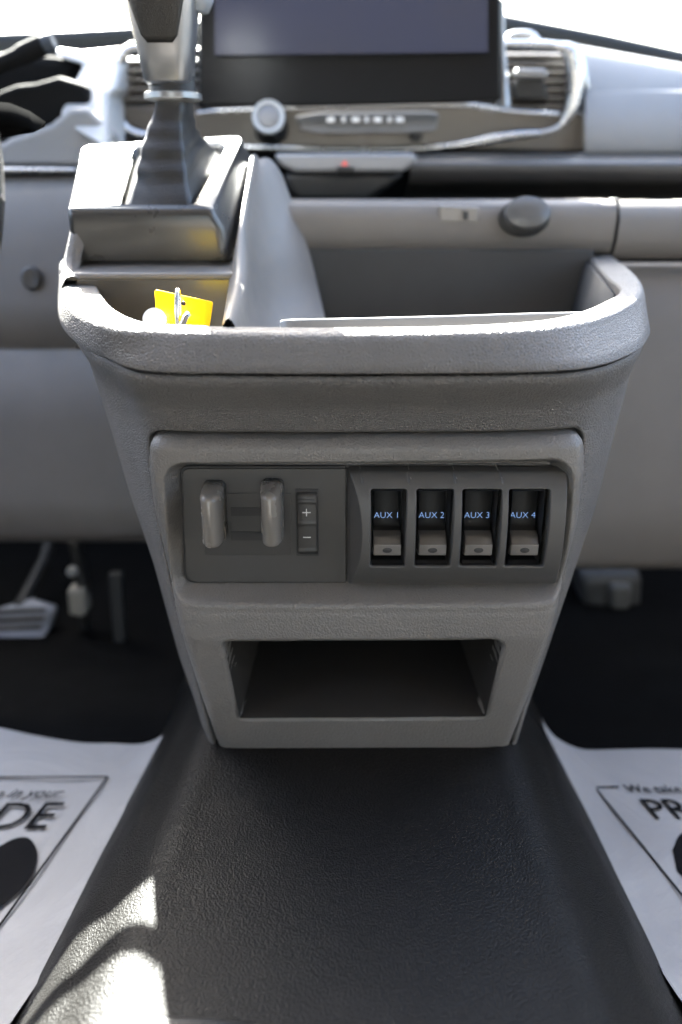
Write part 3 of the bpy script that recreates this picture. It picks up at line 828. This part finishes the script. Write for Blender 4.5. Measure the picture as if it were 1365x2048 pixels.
prism('hood_sun_block', [Vector(h_) for h_ in HOOD_BLOCK], (0, .06, 0), M_soft, da, bevel=.006, seg=3)

# chrome trims: one long line under the strip which curves up round the right vent
yc = .985
lower_trim = catmull([tuple(P(a, b, y=yc)) for a, b in ((440, 293), (600, 298), (760, 299), (880, 294), (960, 283), (1030, 270), (1090, 264), (1124, 248), (1146, 205), (1151, 150), (1142, 108), (1115, 93), (1060, 88), (1004, 88))], 6)
LN = len(lower_trim) - 1
tube('chrome_trim', lower_trim, [float(np.interp(i / LN, [0, .25, .33, .40, .46, .54, .60, .70, .78, .84, 1], [.0026, .0028, .0050, .0048, .0026, .0030, .0075, .0105, .009, .0045, .0035])) for i in range(LN + 1)], M_chrome, da, nseg=12)
vb = catmull([tuple(P(a, b, y=yc)) for a, b in ((860, 210), (950, 212), (1010, 221), (1070, 226), (1118, 228))], 4)
tube('vent_trim', vb, .0025, M_chrome, da, nseg=8)
vl = catmull([tuple(P(a, b, y=yc)) for a, b in ((300, 96), (262, 98), (240, 120), (228, 160), (228, 200), (240, 240), (262, 264), (300, 275))], 6)
tube('vent_trim', vl, .0055, M_chrome, da, nseg=12)
tube('strip_top_trim', catmull([tuple(P(a, b, y=.99)) for a, b in ((395, 226), (440, 222), (520, 219), (700, 213), (860, 210))], 4), .0018, M_chrome, da, nseg=8)
# arch of the vent thumbwheel at the top of the right vent
tube('vent_arch', catmull([tuple(P(a, b, y=1.0)) for a, b in ((1012, 84), (1022, 70), (1044, 66), (1066, 70), (1078, 84))], 4), .003, M_chrome, da, nseg=8)
tube('vent_post', [P(1004, 0, y=.972), P(1005, 90, y=.972), P(1008, 160, y=.972), P(1008, 214, y=.972)], [.0025, .003, .005, .008], M_satin, da, nseg=10)
def vent(xa, xb, ra, rb, nsl, tab=None):
    v = link(bpy.data.objects.new('air_vent', None)); v.parent = da; WL[v.name] = origin_of(da)
    slab('vent_housing', [(xa - 6, ra - 4), (xb + 6, ra - 4), (xb + 6, rb + 4), (xa - 6, rb + 4)], 1.03, .01, M_dark, v, bevel=.002)
    for k in range(nsl):
        r = ra + (rb - ra) * (k + .7) / nsl
        a, b = P(xa, r, y=1.0), P(xb, r, y=1.0)
        pr = [(0, 0), (.004, .0028), (.028, -.0005), (.028, -.003), (.002, -.0032)]
        prism('slat', [(a.x, a.y + u, a.z + w_) for u, w_ in pr], (b.x - a.x, 0, 0), M_vent, v, bevel=.0006)
    if tab: slab('vent_tab', tab, .985, .02, M_black, v, bevel=.003)
    return v
vR = vent(1012, 1136, 98, 218, 7, [(1040, 152), (1086, 152), (1092, 165), (1100, 200), (1030, 200), (1028, 168)])
slab('vent_tab_cap', [(1034, 137), (1092, 137), (1098, 150), (1092, 156), (1036, 156), (1028, 150)], .975, .012, M_satin, vR, bevel=.003)
vL = vent(240, 395, 108, 240, 7)

# dash knobs
kn1 = lathe('volume_knob', [(.0185, -.03), (.0172, 0), (.0165, .001), (.004, .001)], P(538, 236, y=.945), (0, -1, .35), M_black, da, n=36)
lathe('knob_ring', [(.0112, .0), (.0170, .0), (.0172, .0042), (.0158, .0062), (.0130, .0052), (.0120, .002)], P(538, 236, y=.945), (0, -1, .35), plastic('ring_silver', (.33, .34, .35), .4), da, n=36)
lathe('knob_cap', [(.0122, .0), (.0116, .0040), (.009, .0055), (.003, .0060)], P(538, 236, y=.945), (0, -1, .35), plastic('cap_grey', (.13, .13, .135), .4), da, n=32)
# climate button bar with small pale symbols
bb = slab('button_bar', [(590, 232), (640, 224), (860, 222), (880, 228), (872, 262), (840, 266), (640, 268), (600, 262)], .965, .03, plastic('bar_grey', (.085, .085, .085), .35), da, bevel=.003, lean=.5)
for k, px in enumerate((662, 688, 712, 734, 756, 780, 800)):
    w_ = 8 if k % 2 == 0 else 4
    slab('button_symbol', [(px - w_, 234), (px + w_, 234), (px + w_, 244), (px - w_, 244)], .955, .004, M_white, da, bevel=.001)
slab('bar_foot', [(818, 262), (848, 262), (842, 284), (824, 284)], .97, .01, M_black, da, bevel=.002)

# push knob and socket on the lower panel
pn = thing('round_button', 'round dark grey push knob on the lower dash panel above the tray', 'button', P(1048, 430, y=.77))
lathe('button_collar', [(.0130, -.004), (.0165, 0), (.0165, .003), (.0135, .005)], P(1048, 436, y=.774), (0, -1, .1), M_black, pn, n=36, sx=1.42)
lathe('button_cap', [(.0135, .0), (.0148, .006), (.0136, .0095), (.009, .0118), (.003, .0125)], P(1052, 430, y=.774), (0, -1, .35), plastic('cap_dark', (.060, .059, .058), .36), pn, n=36, sx=1.42)
us = thing('accessory_socket', 'small rectangular socket plate on the lower dash panel left of the round knob', 'socket', P(918, 430, y=.775))
slab('socket_plate', [(878, 412), (958, 414), (958, 446), (880, 444)], .7755, .004, plastic('socket_plate', (.16, .148, .135), .45), us, bevel=.0015)
slab('socket_slot', [(927, 422), (937, 422), (937, 440), (927, 440)], .7725, .003, M_gap, us, bevel=.0005)
slab('socket_cap', [(880, 410), (888, 410), (888, 418), (880, 418)], .7735, .003, M_satin, us, bevel=.001)

# ------------------------------------------------------------------ display screen
sc = thing('display_screen', 'wide black touchscreen with slate blue picture standing above the vents', 'screen', (0, .95, .1))
ln = .10
slab('screen_case', [(398, -260), (1003, -260), (1003, 200), (940, 206), (600, 214), (398, 212)], .955, .02, M_gloss, sc, bevel=.003, lean=ln)
def scr_mat():
    m, t, b = new_mat('screen_picture'); N, L = t.nodes, t.links
    b.inputs['Base Color'].default_value = (.02, .02, .025, 1); b.inputs['Roughness'].default_value = .25
    tc = N.new('ShaderNodeTexCoord'); n = N.new('ShaderNodeTexNoise'); n.inputs['Scale'].default_value = 7
    L.new(tc.outputs['Object'], n.inputs['Vector'])
    cr = N.new('ShaderNodeValToRGB'); cr.color_ramp.elements[0].position = .35; cr.color_ramp.elements[0].color = (.052, .064, .135, 1)
    cr.color_ramp.elements[1].position = .65; cr.color_ramp.elements[1].color = (.066, .072, .115, 1)
    L.new(n.outputs[0], cr.inputs[0]); L.new(cr.outputs[0], b.inputs['Emission Color']); b.inputs['Emission Strength'].default_value = .013; b.inputs['Specular IOR Level'].default_value = .15
    return m
slab('screen_picture', [(430, -240), (976, -240), (976, 104), (430, 110)], .9535, .002, scr_mat(), sc, bevel=0, lean=ln)
for a, b, r0, r1 in ((447, 475, 26, 34), (540, 582, 24, 36), (640, 676, 24, 34), (720, 788, 24, 32)):
    slab('menu_word', [(a, r0), (b, r0), (b, r1), (a, r1)], .9528, .001, M_gap, sc, bevel=0, lean=ln)
for a in (505, 570, 620, 690, 740, 800, 860):
    slab('touch_icon', [(a - 5, 124), (a + 5, 124), (a + 5, 134), (a - 5, 134)], .9528, .001, plastic('icon', (.10, .10, .10), .5), sc, bevel=0, lean=ln)

# ------------------------------------------------------------------ steering wheel, stalk
st = thing('steering_wheel', 'black steering wheel rim at the left edge of the picture', 'steering wheel', (-.39, .45, -.05))
cw = Vector((-.385, .46, -.03)); ti = math.radians(28)
uu = Vector((1, 0, 0)); vv = Vector((0, math.sin(ti), math.cos(ti)))
tube('wheel_rim', [cw + uu * (.188 * math.cos(a)) + vv * (.188 * math.sin(a)) for a in np.linspace(0, 2 * math.pi, 65)], .0155, M_leather, st, nseg=14, up=tuple(uu.cross(vv)))
lathe('wheel_hub', [(.03, -.03), (.07, -.02), (.075, .01), (.06, .02), (.02, .024)], cw + Vector((0, .02, -.01)), tuple(uu.cross(vv)), M_black, st, n=32)
for a in (math.radians(5), math.radians(175), math.radians(270)):
    tube('wheel_spoke', [cw + (uu * math.cos(a) + vv * math.sin(a)) * r for r in (.05, .11, .18)], [.02, .016, .013], M_black, st, nseg=10, up=tuple(uu.cross(vv)), flat=.45)
sk = thing('wiper_stalk', 'dark control stalk reaching in from the left below the windscreen', 'control stalk', (-.3, .6, .02))
ys_ = .915
tube('stalk_arm', catmull([tuple(P(a, b, y=ys_)) for a, b in ((-260, 236), (-120, 178), (-40, 146), (20, 121), (70, 98), (88, 90))], 4), [.0065] * 8 + [.0080] * 6 + [.0095] * 6 + [.0095], M_soft, sk, nseg=14)
tube('stalk_tip', [P(84, 92, y=ys_), P(98, 86, y=ys_), P(108, 82, y=ys_)], [.0085, .009, .0075], plastic('tip_blue_grey', (.03, .036, .045), .6, spec=.2), sk, nseg=14)
cs = thing('steering_column_cover', 'grey steering column cover behind the wheel at left', 'column cover', (-.4, .8, -.05))
grid('cover_shell', [[tuple(P(a, b, y=.52)) for a, b in ((-300, 196), (-60, 198), (20, 206), (60, 222), (92, 244))],
                     [tuple(P(a, b, y=.50)) for a, b in ((-300, 250), (-60, 246), (20, 248), (55, 256), (72, 262))],
                     [tuple(P(a, b, y=.53)) for a, b in ((-300, 300), (-60, 290), (0, 276), (20, 272), (40, 268))]], plastic('cover_dark', (.004, .004, .004), 1.0, spec=0.0), cs, solid=.003)

# ------------------------------------------------------------------ windscreen
ws = [P(-500, 60, y=1.32), P(1900, 60, y=1.32), Vector((.9, .42, .62)), Vector((-.9, .42, .62))]
w0 = .02
wsc = mk('windscreen', [(-.95, 1.32, .0), (.95, 1.32, .0), (.85, .43, .63), (-.85, .43, .63)], [(0, 1, 2, 3)], M_glass, smooth=False)
tag(wsc, 'clear sloping windscreen above the dashboard, bright daylight beyond it', 'windscreen')

# ------------------------------------------------------------------ floor tunnel
tn = thing('floor_tunnel', 'black textured vinyl floor tunnel cover between the two seats', 'tunnel cover', (0, .4, -.45))
ZTN = Z(1495, .478)
NY, NX = 90, 150
ysr = np.linspace(.235, .76, NY)
rows = []
for y in ysr:
    t = np.interp(y, [.336, .62], [0, 1])
    xl = np.interp(y, [.25, .336, .62, .76], [P(20, 2048, z=-.50).x - .012, P(20, 2048, z=-.50).x, P(330, 1467, z=-.50).x, P(330, 1467, z=-.50).x + .01]) - .008
    xr = np.interp(y, [.25, .327, .63, .76], [P(1372, 2000, z=-.50).x + .006, P(1372, 2000, z=-.50).x, P(1085, 1440, z=-.50).x, P(1085, 1440, z=-.50).x - .01]) + .008
    row = []
    for u in np.linspace(-1, 1, NX):
        x = xl + (xr - xl) * (u + 1) / 2
        a = abs(u)
        # plateau, soft shoulder, flank
        zc = ZTN - .004 * a ** 2 - .030 * sstep(np.array((a - .52) / .3)).item() - .075 * sstep(np.array((a - .74) / .34)).item()
        zc += .003 * math.sin(y * 13 + x * 4) * (1 - a)
        zc += .0035 * math.exp(-((a - .62) / .08) ** 2)
        row.append((x, y, zc))
    rows.append(row)
grid('vinyl_cover', rows, M_vinyl, tn, recalc=True)
prism('end_trim', [P(a, b, y=.262) for a, b in ((120, 2110), (160, 2056), (215, 2038), (270, 2031), (340, 2029), (420, 2032), (500, 2042), (560, 2058), (600, 2110))], (0, -.06, 0), M_black, tn, bevel=.002, seg=3)
# ------------------------------------------------------------------ paper floor mats
def paper(side):
    s = side
    label = ('white paper floor mat on the driver side floor, lettering ends in IDE' if s < 0 else 'white paper floor mat on the passenger side floor, lettering begins with P')
    pm = thing('paper_floor_mat', label, 'paper mat', (s * .35, .45, FLOOR), group='paper mats on the cabin floor')
    if s < 0:
        edge = [(-30, 2120), (20, 2048), (95, 1935), (150, 1835), (222, 1700), (268, 1612), (297, 1582), (316, 1520), (332, 1467)]
        far = [(332, 1467), (282, 1480), (225, 1484), (160, 1480), (80, 1466), (0, 1450), (-120, 1430), (-300, 1410)]
    else:
        edge = [(1440, 2120), (1395, 2035), (1355, 1990), (1262, 1842), (1220, 1760), (1196, 1720), (1142, 1622), (1112, 1540), (1084, 1438)]
        far = [(1084, 1438), (1104, 1470), (1130, 1492), (1170, 1500), (1240, 1497), (1330, 1494), (1450, 1494), (1650, 1500)]
    ZP = FLOOR + .012
    E = [np.array(P(a, b, z=ZP + .018 * 1.0)) for a, b in edge]
    Fp = [np.array(P(a, b, z=ZP + (.018 if k == 0 else .010 if k == 1 else .003))) for k, (a, b) in enumerate(far)]
    E = catmull(E, 5); F = catmull(Fp, 5)
    # edge curve as v axis; far edge as u axis; translate far edge along the edge curve
    rows = []
    nu = len(F)
    for i, e in enumerate(E):
        row = []
        for j, f in enumerate(F):
            base_ = f - F[0]
            spread = e[0] + base_[0]
            y = e[1] + base_[1]
            z = ZP + (e[2] - ZP) * math.exp(-abs(base_[0]) / .018) + .0012 * math.sin(spread * 31 + y * 11) + .0008 * math.sin(y * 57 - spread * 23)
            if j == 0: z = e[2]
            row.append((spread, y, z))
        rows.append(row)
    grid('sheet', rows, M_paper, pm)
    zq = ZP + .0026
    def onp(a, b): return P(a, b, z=zq)
    def line(pts, w=.001):
        for a, b in zip(pts[:-1], pts[1:]):
            A, B = onp(*a), onp(*b); d = (B - A).normalized(); n = Vector((-d.y, d.x, 0)) * w
            mk('frame_line', [A - n, B - n, B + n, A + n], [(0, 1, 2, 3)], M_blackprint, pm, smooth=False, solid=.0003)
    if s < 0:
        line([(-250, 1556), (214, 1553)], .0009); line([(216, 1553), (100, 1712), (0, 1850), (-90, 1985)], .0009)
        o, ux, uy = onp(112, 1633), onp(112 + 100, 1632) - onp(112, 1633), onp(135, 1606) - onp(90, 1662)
        ux.normalize(); hgt = uy.length; 
        M = Matrix(((ux.x, uy.x / hgt, 0, o.x - .0), (ux.y, uy.y / hgt, 0, o.y), (0, 0, 1, zq), (0, 0, 0, 1)))
        write('mat_lettering', 'PRIDE', hgt * 1.38, M, M_blackprint, pm, align='RIGHT', local=False, offset=-hgt * .004)
        o2 = onp(124, 1586); M2 = Matrix(((ux.x, uy.x / hgt, 0, o2.x), (ux.y, uy.y / hgt, 0, o2.y), (0, 0, 1, zq), (0, 0, 0, 1)))
        write('mat_small_lettering', 'We take in your', hgt * .5, M2, M_blackprint, pm, align='RIGHT', shear=.25, local=False)
        bl = [(-120, 1800), (-60, 1730), (0, 1692), (30, 1677), (55, 1675), (70, 1690), (75, 1712), (66, 1745), (40, 1780), (0, 1815), (-60, 1870), (-120, 1900)]
        c = catmull([tuple(onp(*q)) for q in bl], 4)
        prism('mat_emblem', [Vector(q) for q in c], (0, 0, -.0003), M_blackprint, pm, bevel=0)
    else:
        line([(1190, 1575), (1238, 1574)], .0009); line([(1190, 1575), (1290, 1697), (1365, 1790), (1450, 1890)], .0009)
        o = onp(1274, 1600); 
        ux = (onp(1374, 1600) - o).normalized(); uy = onp(1285, 1600) - onp(1322, 1643); hgt = uy.length
        o = onp(1292, 1620)
        M = Matrix(((ux.x, uy.x / hgt, 0, o.x), (ux.y, uy.y / hgt, 0, o.y), (0, 0, 1, zq), (0, 0, 0, 1)))
        write('mat_lettering', 'PRIDE', hgt * 1.38, M, M_blackprint, pm, align='LEFT', local=False, offset=-hgt * .004)
        o2 = onp(1252, 1578); M2 = Matrix(((ux.x, uy.x / hgt, 0, o2.x), (ux.y, uy.y / hgt, 0, o2.y), (0, 0, 1, zq), (0, 0, 0, 1)))
        write('mat_small_lettering', 'We take in your', hgt * .55, M2, M_blackprint, pm, align='LEFT', local=False)
        bl = [(1345, 1700), (1365, 1665), (1420, 1655), (1500, 1700), (1500, 1800), (1400, 1780), (1355, 1740)]
        c = catmull([tuple(onp(*q)) for q in bl], 4)
        prism('mat_emblem', [Vector(q) for q in c], (0, 0, -.0003), M_blackprint, pm, bevel=0)
paper(-1); paper(1)

# ------------------------------------------------------------------ seats either side of the viewpoint
for s_, who in ((-1, 'driver seat in dark cloth left of the floor tunnel, behind the steering wheel'), (1, 'passenger seat in dark cloth right of the floor tunnel')):
    se = thing('cloth_seat', who, 'seat', (s_ * .52, -.1, FLOOR), group='front seats')
    box('cushion', s_ * .52 - .24, s_ * .52 + .24, -.38, .12, -.36, -.17, M_seat, se, bevel=.04, seg=4)
    box('backrest', s_ * .52 - .23, s_ * .52 + .23, -.52, -.38, -.25, .42, M_seat, se, bevel=.04, seg=4)
    box('seat_base', s_ * .52 - .2, s_ * .52 + .2, -.36, .08, FLOOR + .001, -.37, M_black, se, bevel=.01)

# ------------------------------------------------------------------ things in the footwells
bp = thing('brake_pedal', 'ribbed metal brake pedal in the dark driver footwell', 'pedal', (-.36, .8, -.4))
slab('pedal_pad', [(-60, 1245), (0, 1222), (60, 1206), (112, 1222), (100, 1262), (80, 1285), (-60, 1288)], .80, .014, plastic('pedal_metal_skylit', (.14, .155, .19), .45, metal=.4), bp, bevel=.004, lean=1.0)  # blue skylight on the pad put into its metal colour
for k in range(4):
    r = 1218 + k * 17
    slab('pedal_rib', [(-40 - k * 4, r + 6), (92 - k * 4, r), (90 - k * 4, r + 7), (-44 - k * 4, r + 13)], .793, .004, M_black, bp, bevel=.001, lean=1.0)
tube('pedal_arm', [P(40, 1215, y=.82), P(90, 1120, y=.9), P(110, 1040, y=.95)], .008, M_black, bp)
wc = thing('wiring_connector', 'pale plastic connector hanging on black wiring in the driver footwell', 'connector', (-.3, .8, -.35))
slab('connector_body', [(134, 1182), (170, 1180), (176, 1228), (160, 1236), (138, 1230)], .80, .02, plastic('connector_pale', (.20, .19, .17), .5), wc, bevel=.003)
tube('wiring', [P(150, 1082, y=.82), P(160, 1130, y=.82), P(168, 1185, y=.81)], .007, M_black, wc)
lathe('clip', [(.006, 0), (.006, .006), (.003, .008)], P(147, 1140, y=.80), (0, -1, 0), plastic('clip_grey', (.2, .2, .2), .5), wc, n=16)
tube('wiring', [P(168, 1230, y=.81), P(175, 1300, y=.81), P(170, 1420, y=.80)], .006, M_black, wc)
bo = thing('floor_bolt', 'grey bolt head low in the driver footwell beside the pedal', 'bolt', P(172, 1332, y=.8))
lathe('bolt_head', [(.010, 0), (.010, .006), (.006, .009)], P(172, 1332, y=.80), (0, -1, .4), plastic('bolt_grey', (.25, .24, .23), .5), bo, n=12)
ac = thing('accelerator_pedal', 'black accelerator pedal with a pale lower edge close to the console', 'pedal', (-.25, .78, -.42))
slab('pedal_blade', [(215, 1150), (245, 1150), (250, 1300), (325, 1322), (322, 1338), (236, 1338), (228, 1310)], .78, .012, plastic('pedal_grey', (.014, .015, .016), .5, spec=.2), ac, bevel=.003, lean=.3)
hu = thing('heater_duct', 'dark plastic heater duct under the passenger side dashboard', 'duct', (.35, .85, -.42))
slab('duct_body', [(1160, 1150), (1290, 1150), (1285, 1228), (1215, 1235), (1165, 1215)], .86, .06, plastic('duct', (.04, .04, .042), .5), hu, bevel=.012)
slab('duct_flap', [(1222, 1172), (1268, 1174), (1262, 1222), (1222, 1222)], .85, .02, plastic('duct2', (.07, .07, .07), .5), hu, bevel=.006)
